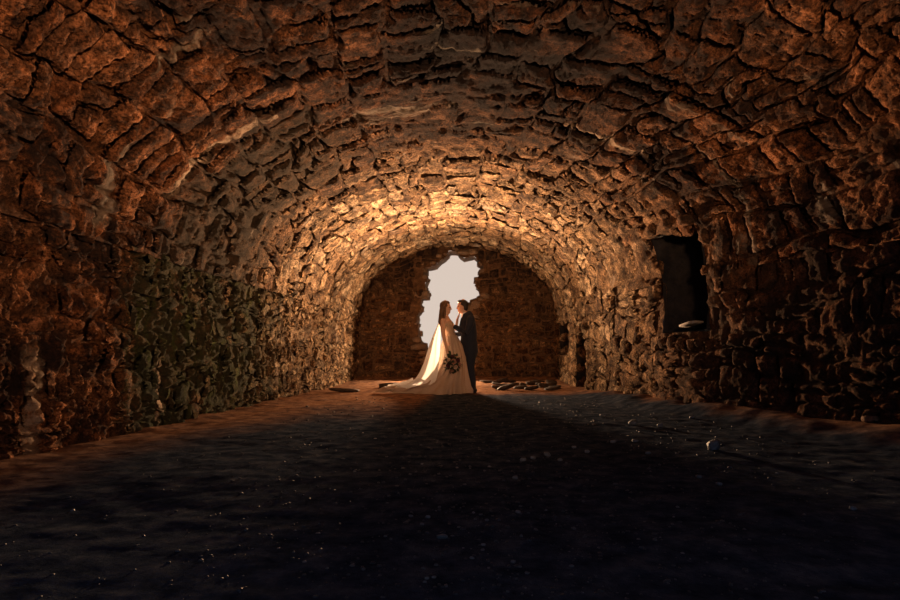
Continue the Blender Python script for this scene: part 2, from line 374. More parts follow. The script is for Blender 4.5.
# ---- recesses in the right wall
def surf_x(y, z):
    if z <= SPR: return float(R(y)) + 0.05
    c = math.sqrt(max(0, 1 - ((z - SPR) / RISE) ** 2)); r = float(R(y)); return (r + XL) / 2 + (r - XL) / 2 * c + 0.02
def recess(o, depth):
    z0, z1, y0, y1 = o; V, Q, off = [], [], 0; n = 14
    u = np.linspace(0, 1, n + 1)
    def add(fn, flip):
        nonlocal off
        P = np.array([[fn(a, b) for b in u] for a in u]); P = P + 0.03 * np.stack([noise(P * 5, k) for k in (61, 62, 63)], -1)
        V.append(P.reshape(-1, 3)); Q.append(grid_faces(n, n, flip) + off); off += (n + 1) ** 2
    fx = lambda y, z, d: surf_x(y, z) * (1 - d) + (float(R((y0 + y1) / 2)) + depth) * d - 0.02 * (1 - d)
    L = lambda a, b, k: a + (b - a) * k
    add(lambda a, b: (fx(L(y0, y1, a), z1, b), L(y0, y1, a), z1), False)
    add(lambda a, b: (fx(L(y0, y1, a), z0, b), L(y0, y1, a), z0), True)
    add(lambda a, b: (fx(y0, L(z0, z1, a), b), y0, L(z0, z1, a)), False)
    add(lambda a, b: (fx(y1, L(z0, z1, a), b), y1, L(z0, z1, a)), True)
    add(lambda a, b: (float(R((y0 + y1) / 2)) + depth, L(y0, y1, a), L(z0, z1, b)), True)
    return raw_mesh('recess_lining', np.concatenate(V), np.concatenate(Q), M_RECESS_SHADE)
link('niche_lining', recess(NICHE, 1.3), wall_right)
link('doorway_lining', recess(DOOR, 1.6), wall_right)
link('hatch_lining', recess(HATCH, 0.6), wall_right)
def wall_rock(parent, loc, size, seed, mat, name='stone', blocky=0.85):
    v = rock_arrays(size, seed, blocky, 0.13) + np.asarray(loc)
    return link(name, raw_mesh(name, v, ICO_F, mat, True, float(rng.random())), parent)
sd = 500
for o, top in ((NICHE, True), (DOOR, True), (HATCH, True)):      # dressed jamb and lintel stones round each recess
    z0, z1, y0, y1 = o; z0 = max(z0, 0.0)
    for y in ((y0 - 0.07,) if o is NICHE else (y0 - 0.07, y1 + 0.07)):
        z = z0
        while z < z1:
            h = min(rng.uniform(0.28, 0.42), z1 - z + 0.04); sd += 1
            wall_rock(wall_right, (surf_x(y, z + h / 2) + 0.10, y, z + h / 2), (0.13, 0.085, h * 0.56), sd, M_RIGHT); z += h
    y = y0 - 0.1
    while y < y1 + 0.1:
        w = rng.uniform(0.32, 0.5); sd += 1
        wall_rock(wall_right, (surf_x(y + w / 2, z1 + 0.06) + 0.05, y + w / 2, z1 + 0.07), (0.15, w * 0.56, 0.075), sd, M_RIGHT); y += w
k = NT('pale_sill_stone', 0.85); kn = k.noise(14, 6); k.bump(kn, 0.6, 0.02)
M_SILL = k.color(k.ramp(kn, [(0.3, (0.16, 0.13, 0.11)), (0.7, (0.38, 0.32, 0.27))]))
wall_rock(wall_right, (surf_x(7.8, 1.1) + 0.02, 7.85, 1.13), (0.10, 0.20, 0.02), 71, M_SILL, 'sill_stone')

# ---- end wall with the ragged breach
def bx(p): return ((p[0] - VPX) * Y_END / F_PX, CAM_H + (VPY - p[1]) * Y_END / F_PX)
HOLE_PX = [(449.5, 255), (457, 255), (459, 259), (463, 261), (472, 260), (477, 264), (481, 270), (479, 274), (475, 279), (475, 283), (473, 287),
           (475.5, 289), (478, 298), (469, 300), (468, 309), (470, 313), (470, 320), (470, 334), (470, 340), (470, 352), (462, 354), (446, 353),
           (428, 353), (428, 346), (423, 343), (424, 339), (421, 334), (420.5, 327), (420, 314), (423, 309), (423, 299), (428, 297),
           (427.5, 286), (429, 281), (426.5, 276), (425, 271), (431, 270), (437, 268), (441, 264), (446, 261), (448, 258)]
HOLE = np.array([bx(p) for p in HOLE_PX])
def in_poly(x, z, poly=HOLE):
    c = False; n = len(poly); j = n - 1
    for i in range(n):
        xi, zi = poly[i]; xj, zj = poly[j]
        if (zi > z) != (zj > z) and x < (xj - xi) * (z - zi) / (zj - zi) + xi: c = not c
        j = i
    return c
hc = HOLE.mean(0); HOLE_BIG = hc + (HOLE - hc) * 1.10
def in_arch(x, z, grow=0.0):
    r = 1.97; a = (r - XL) / 2 + grow; cx = (r + XL) / 2
    return abs(x - cx) < a and (z < SPR or ((x - cx) / a) ** 2 + ((z - SPR) / (RISE + grow)) ** 2 < 1)
sg = np.linspace(-0.2, 3.85, 110); xg = np.linspace(-3.6, 2.25, 150)
wall_back = link('wall_back', bed('wall_back', map_back, 'back', sg, xg, M_MORTAR, 0.02,
                 lambda s, t: in_poly(t, s, HOLE_BIG) or not in_arch(t, s, 0.2), off=0.0), None, kind='structure')
def keep_back(s0, s1, t0, t1):
    zc, xc = (s0 + s1) / 2, (t0 + t1) / 2
    return in_arch(xc, zc, 0.03) and not any(in_poly(x, z, HOLE_BIG) for x in (t0 + 0.03, xc, t1 - 0.03) for z in (s0 + 0.03, zc, s1 - 0.03))
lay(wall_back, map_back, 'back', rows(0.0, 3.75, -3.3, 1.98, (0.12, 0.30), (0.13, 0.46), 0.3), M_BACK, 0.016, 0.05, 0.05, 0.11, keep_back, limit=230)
# the reveal of the breach: a rough band through the wall's thickness, and the broken stones along its edge
per = []
for a, b in zip(HOLE_BIG, np.roll(HOLE_BIG, -1, 0)):
    nseg = max(1, int(np.hypot(*(b - a)) / 0.06)); per += [a + (b - a) * q / nseg for q in range(nseg)]
per = np.array(per); dep = np.linspace(0, 0.75, 9)
P = np.zeros((len(per) + 1, 9, 3)); P[:, :, 0] = np.append(per[:, 0], per[0, 0])[:, None]; P[:, :, 2] = np.append(per[:, 1], per[0, 1])[:, None]
P[:, :, 1] = Y_END + dep; P[:-1] += 0.035 * np.stack([noise(P[:-1] * 6, q) for q in (71, 72, 73)], -1); P[-1] = P[0]
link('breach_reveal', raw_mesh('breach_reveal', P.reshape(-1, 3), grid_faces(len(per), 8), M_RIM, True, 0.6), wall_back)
acc, nxt = 0.0, 0.2
for i in range(len(per)):
    q = per[i]; acc += np.hypot(*(per[i] - per[i - 1]))
    if acc > nxt:
        acc = 0; out = (q - hc) / np.hypot(*(q - hc)); sd += 1; nxt = rng.uniform(0.10, 0.26)
        for yy in (0.05, 0.42):
            r_ = rng.uniform(0.06, 0.15); c = q + out * (r_ * rng.uniform(0.75, 1.05))
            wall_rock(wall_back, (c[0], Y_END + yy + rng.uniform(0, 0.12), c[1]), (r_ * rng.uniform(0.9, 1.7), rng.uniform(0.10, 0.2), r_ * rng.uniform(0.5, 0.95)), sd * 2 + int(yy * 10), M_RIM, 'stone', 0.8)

# ------------------------------------------------------------------ floor
def floor_h(x, y):
    x, y = np.asarray(x, float), np.asarray(y, float); P = np.stack([x, y, 0 * x], -1)
    st = lambda v: np.clip(v, 0, 1) ** 2 * (3 - 2 * np.clip(v, 0, 1))
    h = 0.016 * fbm(P * 1.1, 3, 0.5, 81) + 0.010 * fbm(P * 5.5, 4, 0.6, 82)
    dr = R(y) - x; dl = x - (XL - 0.1)
    h = h + st(1 - dr / 0.75) * (0.12 + 0.03 * noise(P * 3, 83)) * st((12.5 - y) / 3) + st(1 - dl / 0.8) * (-0.01 + 0.02 * noise(P * 3, 84))
    h = h + st((y - 13.2) / 2.5) * (0.05 + 0.03 * noise(P * 2.2, 85)) + st(1 - (Y_END - y) / 0.7) * 0.06
    return h
fy = np.concatenate([np.linspace(-9, 0.95, 16), np.geomspace(1.0, 16.6, 420)]); fx = np.linspace(-3.75, 4.05, 300)
X, Y = np.meshgrid(fx, fy, indexing='ij')
k = NT('earth_floor', 1.0); k.b.inputs['Specular IOR Level'].default_value = 0.0
n1 = k.noise(0.8, 6); n2 = k.noise(6.0, 9, 0.68); n3 = k.noise(60.0, 4, 0.75); n4 = k.noise(220.0, 2, 0.6)
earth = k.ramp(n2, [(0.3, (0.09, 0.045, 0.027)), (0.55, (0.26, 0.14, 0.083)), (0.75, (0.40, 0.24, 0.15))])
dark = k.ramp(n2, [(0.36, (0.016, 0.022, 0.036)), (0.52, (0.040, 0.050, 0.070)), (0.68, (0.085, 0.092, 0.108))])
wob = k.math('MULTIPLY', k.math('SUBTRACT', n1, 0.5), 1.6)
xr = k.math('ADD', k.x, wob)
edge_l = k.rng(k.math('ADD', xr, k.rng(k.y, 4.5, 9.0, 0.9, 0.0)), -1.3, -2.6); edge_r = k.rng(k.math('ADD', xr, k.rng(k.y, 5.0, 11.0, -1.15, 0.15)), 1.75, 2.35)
far = k.rng(k.math('ADD', k.y, wob), 10.4, 11.6); farl = k.math('MULTIPLY', k.rng(k.math('ADD', k.y, wob), 6.2, 10.0), k.rng(k.x, -0.75, -1.05))  # left earth patch ends at the couple's shadow edge: light partly painted in
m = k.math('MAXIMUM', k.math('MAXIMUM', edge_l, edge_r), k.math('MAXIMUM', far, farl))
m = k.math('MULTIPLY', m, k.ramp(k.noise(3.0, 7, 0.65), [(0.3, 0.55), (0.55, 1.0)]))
k.bump(k.math('ADD', n2, k.math('ADD', k.math('MULTIPLY', n3, 0.45), k.math('MULTIPLY', n4, 0.15))), 0.9, 0.03)
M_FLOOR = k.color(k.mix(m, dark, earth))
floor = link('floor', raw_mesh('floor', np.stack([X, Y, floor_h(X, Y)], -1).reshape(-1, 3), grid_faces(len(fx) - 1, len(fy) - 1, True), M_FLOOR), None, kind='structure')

# gravel too small to pick apart
k = NT('gravel_grit', 0.55); t = k.attr('tint')
M_GRIT = k.color(k.ramp(t, [(0.0, (0.02, 0.024, 0.03)), (0.7, (0.04, 0.044, 0.05)), (0.93, (0.07, 0.075, 0.08)), (1.0, (0.13, 0.13, 0.14))]))
_bm = bmesh.new(); bmesh.ops.create_icosphere(_bm, subdivisions=1, radius=1.0)
I1V = np.array([v.co[:] for v in _bm.verts]); I1F = np.array([[v.index for v in f.verts] for f in _bm.faces]); _bm.free()
gv, gf, gt = [], [], []
for i in range(3600):
    y = 1.6 * (10.2 / 1.6) ** rng.random(); x = rng.normal(0.15, 0.13 * y + 0.35) if i % 3 else rng.uniform(-2.2, 2.6)
    if x < -2.9 or x > float(R(y)) - 0.5: continue
    r_ = 0.0028 + 0.0075 * rng.random() ** 3 * (0.6 + y * 0.12); sc = np.array([rng.uniform(0.8, 1.6), rng.uniform(0.8, 1.6), rng.uniform(0.45, 0.8)]) * r_
    gv.append(I1V * sc * rng.uniform(0.8, 1.2, (len(I1V), 1)) + np.array([x, y, float(floor_h(x, y)) + sc[2] * 0.35])); gf.append(I1F + len(I1V) * len(gf)); gt.append(np.full(len(I1V), rng.random()))
link('gravel', raw_mesh('gravel', np.concatenate(gv), np.concatenate(gf), M_GRIT, False, np.concatenate(gt)), None, kind='stuff',
     label='fine dark gravel and grit strewn over the middle of the floor', category='gravel')

# loose stones: (pixel on the floor, half size, tone, label)
def rock_mat(name, a, b, rough=0.7):
    k = NT(name, rough); n = k.noise(16, 6); k.bump(n, 0.9, 0.03); k.b.inputs['Specular IOR Level'].default_value = 0.08; return k.color(k.ramp(n, [(0.3, a), (0.7, b)]))
M_PALE = rock_mat('pale_loose_stone', (0.07, 0.075, 0.08), (0.17, 0.18, 0.19), 0.5); M_DARKROCK = rock_mat('dark_slab_rock', (0.018, 0.015, 0.014), (0.07, 0.048, 0.035))
M_BROWN = rock_mat('brown_boulder_stone', (0.10, 0.055, 0.033), (0.26, 0.15, 0.09))
def on_floor(px, py):
    y = F_PX * CAM_H / (py - VPY)
    for _ in range(6):
        x = (px - VPX) * y / F_PX; y = F_PX * (CAM_H - float(floor_h(x, y))) / (py - VPY)
    return (px - VPX) * y / F_PX, y
def loose(px, py, size, mat, seed, label, name='loose_stone', cat='stone', group=None, y=None):
    if y is None: x, y = on_floor(px, py)
    else: x = (px - VPX) * y / F_PX
    v = rock_arrays(size, seed, 0.5, 0.32); v[:, 2] -= v[:, 2].min() + size[2] * 0.22
    o = link(name, raw_mesh(name, v, ICO_F, mat, True, float(rng.random())), None, label=label, category=cat); o.location = (x, y, float(floor_h(x, y)))
    if group: o['group'] = group
    return o
G1 = 'small pale stones on the dark floor'
for i, (px, py, s_) in enumerate([(602, 417, .030), (633, 425, .05), (660, 427, .035), (692, 419, .03), (613, 443, .028), (635, 442, .028), (547, 456, .026), (533, 459, .022), (523, 461, .024),
        (518, 513, .017), (487, 521, .012), (411, 517, .014), (428, 518, .014), (422, 525, .012), (513, 563, .012), (472, 559, .012), (427, 579, .010), (434, 578, .010), (527, 574, .010),
        (515, 479, .018), (699, 478, .02), (719, 485, .018), (853, 510, .022), (587, 453, .022), (574, 448, .020), (560, 461, .018), (648, 454, .022)]):
    s_ *= 0.75 if py < 500 else 0.6; loose(px, py, (s_ * 1.25, s_, s_ * 0.7), M_PALE, 900 + i, 'small pale stone on the dark floor below the niche wall' if px > 595 and py < 450 else 'small pale stone on the dark gravel nearest the viewer' if py > 500 else 'small pale stone half way down the dark gravel floor',
          group=G1 + (' by the right wall' if px > 595 and py < 450 else ' close to the viewer' if py > 500 else ' half way down'))
loose(714, 450, (.05, .04, .04), M_PALE, 941, 'larger grey loose stone on the dark floor below the niche')
loose(442, 538, (.024, .015, .008), M_PALE, 942, 'flat pale stone, biggest on the floor nearest the viewer')
loose(749, 418, (.06, .05, .035), M_PALE, 943, 'pale stone resting on the reddish earth bank by the right wall')
loose(893, 418, (.17, .16, .24), M_BROWN, 944, 'big rounded brown boulder leaning on the right wall at the picture edge', 'boulder', 'boulder')
loose(870, 424, (.07, .06, .04), M_BROWN, 945, 'brown stone on the earth bank beside the big boulder')
G2 = 'flat dark rock slabs on the floor behind the groom'
placed = []
for i in range(600):
    y = rng.uniform(11.9, 14.9); px = rng.uniform(486, 556); sx = rng.uniform(.07, .22); sy = sx * rng.uniform(.45, .8); x = (px - VPX) * y / F_PX
    if len(placed) == 24: break
    if any(abs(x - a) < (sx + c) * 1.3 and abs(y - b) < (sy + d) * 1.6 for a, b, c, d in placed): continue
    placed.append((x, y, sx, sy))
    size_word = 'large' if sx > .17 else 'small' if sx < .11 else 'middling'; row = 'nearest the viewer' if y < 12.8 else 'closest to the end wall' if y > 13.9 else 'in the middle of the scatter'
    loose(px, 0, (sx, sy, rng.uniform(.025, .05)), M_DARKROCK, 960 + i, size_word + ' flat dark rock between groom and doorway, ' + row, 'flat_rock', 'rock', G2 + ', ' + size_word + ' ' + row, y)
loose(392, 0, (.30, .16, .06), M_DARKROCK, 981, 'flat dark rock just behind the end of the bridal train', 'flat_rock', 'rock', None, 13.0)
loose(345, 0, (.28, .12, .04), M_DARKROCK, 982, 'flat dark rock on the earth near the left wall', 'flat_rock', 'rock', None, 11.6)

# ------------------------------------------------------------------ the couple
# local frame of each figure: +x the way it faces, -y the camera's side, z up, origin on the floor
def tube(pts, ref=(1, 0, 0), n=20, cap=True):
    pts = np.array([tuple(p) if len(p) > 4 else (*p, p[3]) for p in pts], float); C = pts[:, :3]; r1 = pts[:, 3]; r2 = pts[:, 4]
    T = np.gradient(C, axis=0); T /= np.linalg.norm(T, axis=1, keepdims=True); ref = np.asarray(ref, float)
    rings = []; a = np.linspace(0, 2 * math.pi, n, endpoint=False)
    def ring(c, t, q1, q2):
        u = ref - t * np.dot(ref, t)
        if np.linalg.norm(u) < 0.15: u = np.array([0, 1.0, 0]) - t * t[1]
        u /= np.linalg.norm(u); w = np.cross(t, u)
        return c + np.cos(a)[:, None] * u * q1 + np.sin(a)[:, None] * w * q2
    if cap:
        for f_, g in ((0.98, 0.25), (0.75, 0.7)): rings.append(ring(C[0] - T[0] * min(r1[0], r2[0]) * f_, T[0], r1[0] * g, r2[0] * g))
    for c, t, p, q in zip(C, T, r1, r2): rings.append(ring(c, t, p, q))
    if cap:
        for f_, g in ((0.75, 0.7), (0.98, 0.25)): rings.append(ring(C[-1] + T[-1] * min(r1[-1], r2[-1]) * f_, T[-1], r1[-1] * g, r2[-1] * g))
    k_ = len(rings); V = np.concatenate(rings); F = []
    for i in range(k_ - 1):
        for j in range(n): F.append((i * n + j, i * n + (j + 1) % n, (i + 1) * n + (j + 1) % n, (i + 1) * n + j))
    F += [tuple(range(n))[::-1], tuple((k_ - 1) * n + j for j in range(n))]
    return V, F
def ball(c, r):
    v = ICO_V * np.asarray(r) + np.asarray(c); return v, [tuple(f) for f in ICO_F]
def fuse(name, parts, voxel, mat, flip, smooth=4, push=None):
    V, F, off = [], [], 0
    for v, f in parts: V.append(v); F += [tuple(i + off for i in p) for p in f]; off += len(v)
    V = np.concatenate(V)
    if push is not None: V = push(V)
    me = bpy.data.meshes.new(name); me.from_pydata(V.tolist(), [], F)
    tmp = bpy.data.objects.new('tmp', me); COL.objects.link(tmp)
    m_ = tmp.modifiers.new('r', 'REMESH'); m_.mode = 'VOXEL'; m_.voxel_size = voxel
    s_ = tmp.modifiers.new('s', 'SMOOTH'); s_.iterations = smooth; s_.factor = 0.5
    dg = bpy.context.evaluated_depsgraph_get(); dg.update()
    out = bpy.data.meshes.new_from_object(tmp.evaluated_get(dg)); out.name = name
    bpy.data.objects.remove(tmp); bpy.data.meshes.remove(me)
    n = len(out.vertices); co = np.empty(n * 3); out.vertices.foreach_get('co', co); co = co.reshape(-1, 3)
    if flip: co[:, 0] *= -1; out.vertices.foreach_set('co', co.ravel())
    if flip: out.flip_normals()
    out.polygons.foreach_set('use_smooth', np.ones(len(out.polygons), bool)); out.materials.clear(); out.materials.append(mat); out.update()
    return out
def simple(name, c1, rough=0.6, c2=None, scale=20, bumpd=0.0, sheen=0.0):
    k = NT(name, rough); n = k.noise(scale, 5)
    if bumpd: k.bump(n, 0.6, bumpd)
    if sheen: k.b.inputs['Sheen Weight'].default_value = sheen
    return k.color(k.ramp(n, [(0.3, c1), (0.7, c2 or tuple(x * 1.25 for x in c1))]))
M_SKIN = simple('skin', (0.50, 0.29, 0.20), 0.5, (0.56, 0.34, 0.24)); M_HAIRB = simple('brown_hair', (0.06, 0.032, 0.018), 0.45, (0.15, 0.08, 0.042), 60, 0.01)
M_HAIRG = simple('dark_hair', (0.015, 0.012, 0.011), 0.5, (0.03, 0.024, 0.02), 80, 0.006)
M_SUIT = simple('navy_wool', (0.010, 0.013, 0.024), 0.8, (0.014, 0.018, 0.032), 200, 0.001, 0.05); M_SHIRT = simple('white_cotton', (0.65, 0.62, 0.60), 0.8)
M_LEATHER = simple('black_leather', (0.01, 0.01, 0.011), 0.35); M_EYE = simple('dark_eye', (0.02, 0.015, 0.012), 0.2); M_LIP = simple('lips', (0.42, 0.15, 0.12), 0.4)
def cloth(name, col, trans, transp):
    k = NT(name, 0.8); nt = k.t; out = nt.nodes['Material Output']
    d = nt.nodes.new('ShaderNodeBsdfDiffuse'); tr = nt.nodes.new('ShaderNodeBsdfTranslucent'); tp = nt.nodes.new('ShaderNodeBsdfTransparent')
    n = k.noise(40, 4); c = k.ramp(n, [(0.3, tuple(x * 0.9 for x in col)), (0.7, col)]); k.L(c, d.inputs[0]); k.L(c, tr.inputs[0])
    a = nt.nodes.new('ShaderNodeMixShader'); a.inputs[0].default_value = trans; k.L(d.outputs[0], a.inputs[1]); k.L(tr.outputs[0], a.inputs[2])
    b = nt.nodes.new('ShaderNodeMixShader'); b.inputs[0].default_value = transp; k.L(a.outputs[0], b.inputs[1]); k.L(tp.outputs[0], b.inputs[2])
    k.L(b.outputs[0], out.inputs[0]); nt.nodes.remove(k.b); return k.m
M_DRESS = cloth('champagne_tulle', (0.46, 0.35, 0.27), 0.25, 0.0); M_BODICE = cloth('champagne_lace', (0.46, 0.33, 0.23), 0.1, 0.0); M_VEIL = cloth('ivory_veil', (0.80, 0.80, 0.80), 0.26, 0.0)

def head_parts(cx, cy, z0, k=1.0):
    prof = [(.050, .004, .022, .024), (.040, .022, .050, .044), (.022, .05, .073, .057), (.004, .09, .088, .067), (-.004, .13, .096, .074), (-.008, .17, .096, .075), (-.010, .203, .080, .065), (-.010, .224, .048, .042)]
    P = [tube([(cx + a * k, cy, z0 + z * k, rx * k, ry * k) for a, z, rx, ry in prof])]
    g = lambda x, y, z: (cx + x * k, cy + y * k, z0 + z * k)
    P.append(tube([(*g(.088, 0, .128), .009), (*g(.104, 0, .100), .012), (*g(.106, 0, .088), .014)]))                  # nose
    P.append(tube([(*g(.090, -.035, .138), .010), (*g(.096, 0, .136), .010), (*g(.090, .035, .138), .010)]))           # brow
    P += [ball(g(.086, 0, .060), (.012, .024, .007)), ball(g(.083, 0, .048), (.012, .020, .008)), ball(g(.070, 0, .018), (.020, .022, .016))]
    for s_ in (-1, 1): P.append(ball(g(-.004, .074 * s_, .103), (.018, .010, .032)))                                     # ears
    return P
def hand(w, d, nrm, side, curl=0.5, L=0.17):
    """w wrist, d direction of the fingers, nrm the way the palm faces, side +1/-1 which way the thumb sits"""
    w, d, nrm = (np.asarray(q, float) for q in (w, d, nrm)); d /= np.linalg.norm(d); nrm -= d * np.dot(nrm, d); nrm /= np.linalg.norm(nrm)
    lat = np.cross(d, nrm) * side; P = []
    pal = [np.append(w + d * q * L * 0.5, [a, b]) for q, a, b in ((-0.15, .024, .020), (0.2, .034, .017), (0.7, .041, .015), (1.0, .040, .012))]
    P.append(tube(pal, ref=lat))
    for off, ln in ((.031, .070), (.011, .080), (-.010, .074), (-.030, .057)):
        p = w + d * L * 0.5 + lat * off; q = d.copy(); ch = [np.append(p - d * .01, .0085)]
        for s_, l_ in enumerate((0.45, 0.32, 0.25)):
            a = curl * (0.5 + 0.5 * s_); q = q * math.cos(a) + nrm * math.sin(a); q /= np.linalg.norm(q); p = p + q * ln * l_; ch.append(np.append(p, .0082 - s_ * .0006))
        P.append(tube(ch, ref=lat, n=10))
    p = w + d * L * 0.14 + lat * .026; q = d * 0.65 + lat * 0.6 + nrm * 0.35; q /= np.linalg.norm(q); ch = [np.append(p, .012)]
    for l_ in (.036, .028): p = p + q * l_; ch.append(np.append(p, .0095)); q = q + nrm * curl * 0.6 + d * 0.2; q /= np.linalg.norm(q)
    P.append(tube(ch, ref=lat, n=10)); return P

FIG_Y, SCL = 11.2, F_PX / 11.2
def px_x(px): return (px - VPX) / SCL
# ---------- groom (faces left in the picture: built facing +x, then mirrored)
gz = float(floor_h(px_x(468), FIG_Y)); SH = (-0.35, -0.94, 0)
torso = [(-.045, 0, .86, .165, .115), (-.035, 0, .98, .160, .115), (-.015, 0, 1.12, .172, .120), (.005, 0, 1.26, .192, .125), (.015, 0, 1.37, .185, .112), (.03, 0, 1.43, .115, .085), (.045, 0, 1.475, .065, .062)]
arm_n = [(-.055, -.175, 1.385, .060), (-.035, -.225, 1.27, .052), (.03, -.275, 1.13, .044), (.15, -.245, 1.19, .040), (.275, -.19, 1.255, .030)]
arm_f = [(.075, .175, 1.385, .060), (.11, .225, 1.27, .052), (.15, .25, 1.12, .044), (.25, .19, 1.10, .038), (.335, .10, 1.12, .030)]
def leg(y, x0, x1): return [(-.045, y, .90, .092), (x0, y * 1.05, .68, .080), (x0 + .01, y * 1.1, .48, .062), (x1, y * 1.15, .28, .056), (x1 - .02, y * 1.2, .09, .042)]
ln_, lf_ = leg(-.09, -.05, -.07), leg(.09, -.02, -.03)
gp = [tube(torso, SH), tube(arm_n), tube(arm_f), tube(ln_), tube(lf_), tube([(.045, 0, 1.43, .058), (.075, 0, 1.50, .055), (.10, 0, 1.57, .058)])]
gp += head_parts(.105, 0, 1.505) + hand(arm_n[-1][:3], (.9, .25, .15), (.15, .9, -.2), -1, 0.35) + hand(arm_f[-1][:3], (.85, -.5, 0), (0, -.8, -.2), 1, 0.35)
for y, x in ((-.108, -.09), (.108, -.05)): gp.append(tube([(x - .03, y, .06, .04), (x + .06, y, .045, .040, .034), (x + .16, y, .03, .042, .022)], ref=(0, 1, 0)))
groom = link('person', fuse('person', gp, .0065, M_SKIN, True), None, category='person',
             label='man in a dark navy suit facing left, one arm round the woman')
groom.location = (px_x(468), FIG_Y + 0.12, gz)
up = lambda pts, e: [(*p[:3], *(r + e for r in p[3:])) for p in pts]
jk = [(-.02, 0, .765, .200, .165), (-.015, 0, .86, .196, .160), (-.005, 0, .98, .188, .152)] + up(torso[2:5], .024) + [(.028, 0, 1.425, .132, .100)]
jp = [tube(jk, SH), tube(up(arm_n[:-1], .016) + [(.235, -.205, 1.235, .044)]), tube(up(arm_f[:-1], .016) + [(.30, .135, 1.11, .044)]),
      tube([(-.03, 0, 1.455, .075, .072), (-.018, 0, 1.485, .068, .064)], SH)]
jacket = link('jacket', fuse('jacket', jp, .008, M_SUIT, True, 3), groom, label='dark navy suit jacket')
for s_ in (-1, 1):   # lapels: thin folded flaps on the chest
    q = [(.150, .020 * s_, 1.16), (.158, .075 * s_, 1.27), (.135, .080 * s_, 1.36), (.100, .055 * s_, 1.44), (.130, .035 * s_, 1.40), (.156, .030 * s_, 1.28)]
    v = np.array([(-x, y + 0.36 * 0, z) for x, y, z in q] + [(-x - .008, y, z) for x, y, z in q])
    f = [(0, 1, 2, 3), (0, 3, 4, 5), (6, 9, 8, 7), (6, 11, 10, 9)] + [(i, (i + 1) % 6, 6 + (i + 1) % 6, 6 + i) for i in range(6)]
    me = bpy.data.meshes.new('lapel'); me.from_pydata(v.tolist(), [], f); me.materials.append(M_SUIT); link('lapel', me, jacket)
link('shirt', fuse('shirt', [tube([(.055, 0, 1.20, .05, .10), (.070, 0, 1.32, .06, .09), (.055, 0, 1.42, .075, .070), (.062, 0, 1.47, .066, .064), (.072, 0, 1.497, .062, .062)])], .008, M_SHIRT, True), groom, label='white shirt with collar')
link('trousers', fuse('trousers', [tube(up(ln_[:-1], .018) + [(-.085, -.108, .06, .068)]), tube(up(lf_[:-1], .018) + [(-.045, .108, .06, .068)]), tube([(-.05, 0, .80, .165, .125), (-.045, 0, .95, .168, .125)], SH)], .009, M_SUIT, True), groom, label='dark navy trousers')
for y, x in ((-.108, -.09), (.108, -.05)):
    link('shoe', fuse('shoe', [tube([(x - .035, y, .055, .048), (x + .06, y, .045, .048, .042), (x + .17, y, .032, .046, .028)], ref=(0, 1, 0)), tube([(x - .05, y, .016, .036, .014), (x + .18, y, .014, .036, .012)], ref=(0, 1, 0))], .007, M_LEATHER, True), groom, label='black leather shoe')
hg = [ball((.105 - .022, 0, 1.505 + .158), (.098, .086, .098)), ball((.105 - .05, 0, 1.505 + .105), (.058, .078, .075)), ball((.105 + .045, 0, 1.505 + .222), (.052, .058, .030))]
link('hair', fuse('hair', hg, .006, M_HAIRG, True, 3, lambda V: V + 0.004 * noise(V * 60, 5)[:, None]), groom, label='short dark hair')
for s_ in (-1, 1): link('eye', raw_mesh('eye', ICO_V * .011 + np.array([-(.105 + .082), .031 * s_, 1.505 + .117]), ICO_F, M_EYE), groom)

# ---------- bride (faces right in the picture)
bz = float(floor_h(px_x(448), FIG_Y)); BSH = (0.12, -0.99, 0)
bt = [(.035, 0, .86, .168, .135), (.045, 0, .94, .150, .118), (.045, 0, 1.05, .118, .092), (.02, 0, 1.16, .130, .098), (.0, 0, 1.26, .142, .108), (-.025, 0, 1.345, .140, .082), (-.03, 0, 1.39, .085, .060), (-.034, 0, 1.42, .050, .050)]
ban = [(-.085, -.14, 1.34, .046), (-.085, -.195, 1.20, .041), (-.07, -.235, 1.06, .035), (-.035, -.265, .93, .031), (.0, -.29, .80, .024)]
baf = [(.0, .145, 1.345, .044), (.07, .185, 1.25, .038), (.135, .175, 1.19, .033), (.16, .12, 1.30, .027), (.175, .06, 1.385, .022)]
bp = [tube(bt, BSH), tube(ban), tube(baf), tube([(-.034, 0, 1.38, .048), (-.036, 0, 1.44, .043), (-.030, 0, 1.52, .046)])]
for y in (-.085, .085): bp.append(tube([(.03, y, .90, .095), (.02, y, .66, .075), (.02, y * .9, .46, .055), (.0, y * .8, .26, .046), (-.01, y * .8, .09, .034), (.09, y * .8, .03, .030)]))
bp += head_parts(-.042, 0, 1.478, 0.96) + hand(ban[-1][:3], (.12, -.08, -1), (.6, .5, 0), 1, 0.75, 0.15) + hand(baf[-1][:3], (.35, -.25, .9), (.9, -.1, -.3), -1, 0.25, 0.15)
bride = link('person', fuse('person', bp, .0062, M_SKIN, False), None, category='person',
             label='long-haired woman in a champagne dress and veil facing right, holding flowers')
bride.location = (px_x(448), FIG_Y, bz)
for s_ in (-1, 1): link('eye', raw_mesh('eye', ICO_V * .010 + np.array([-.042 + .079, .030 * s_, 1.478 + .113]), ICO_F, M_EYE), bride)
link('lips', raw_mesh('lips', ICO_V * np.array([.011, .019, .009]) + np.array([-.042 + .084, 0, 1.478 + .052]), ICO_F, M_LIP), bride, label='dusky pink lips')
hb = [ball((-.066, 0, 1.478 + .148), (.096, .087, .098)), ball((-.03, 0, 1.478 + .20), (.068, .066, .046)),
      tube([(-.085, 0, 1.61, .060, .080), (-.105, 0, 1.52, .058, .088), (-.125, 0, 1.42, .050, .098), (-.145, 0, 1.32, .040, .092), (-.135, -.01, 1.24, .020, .05)])]
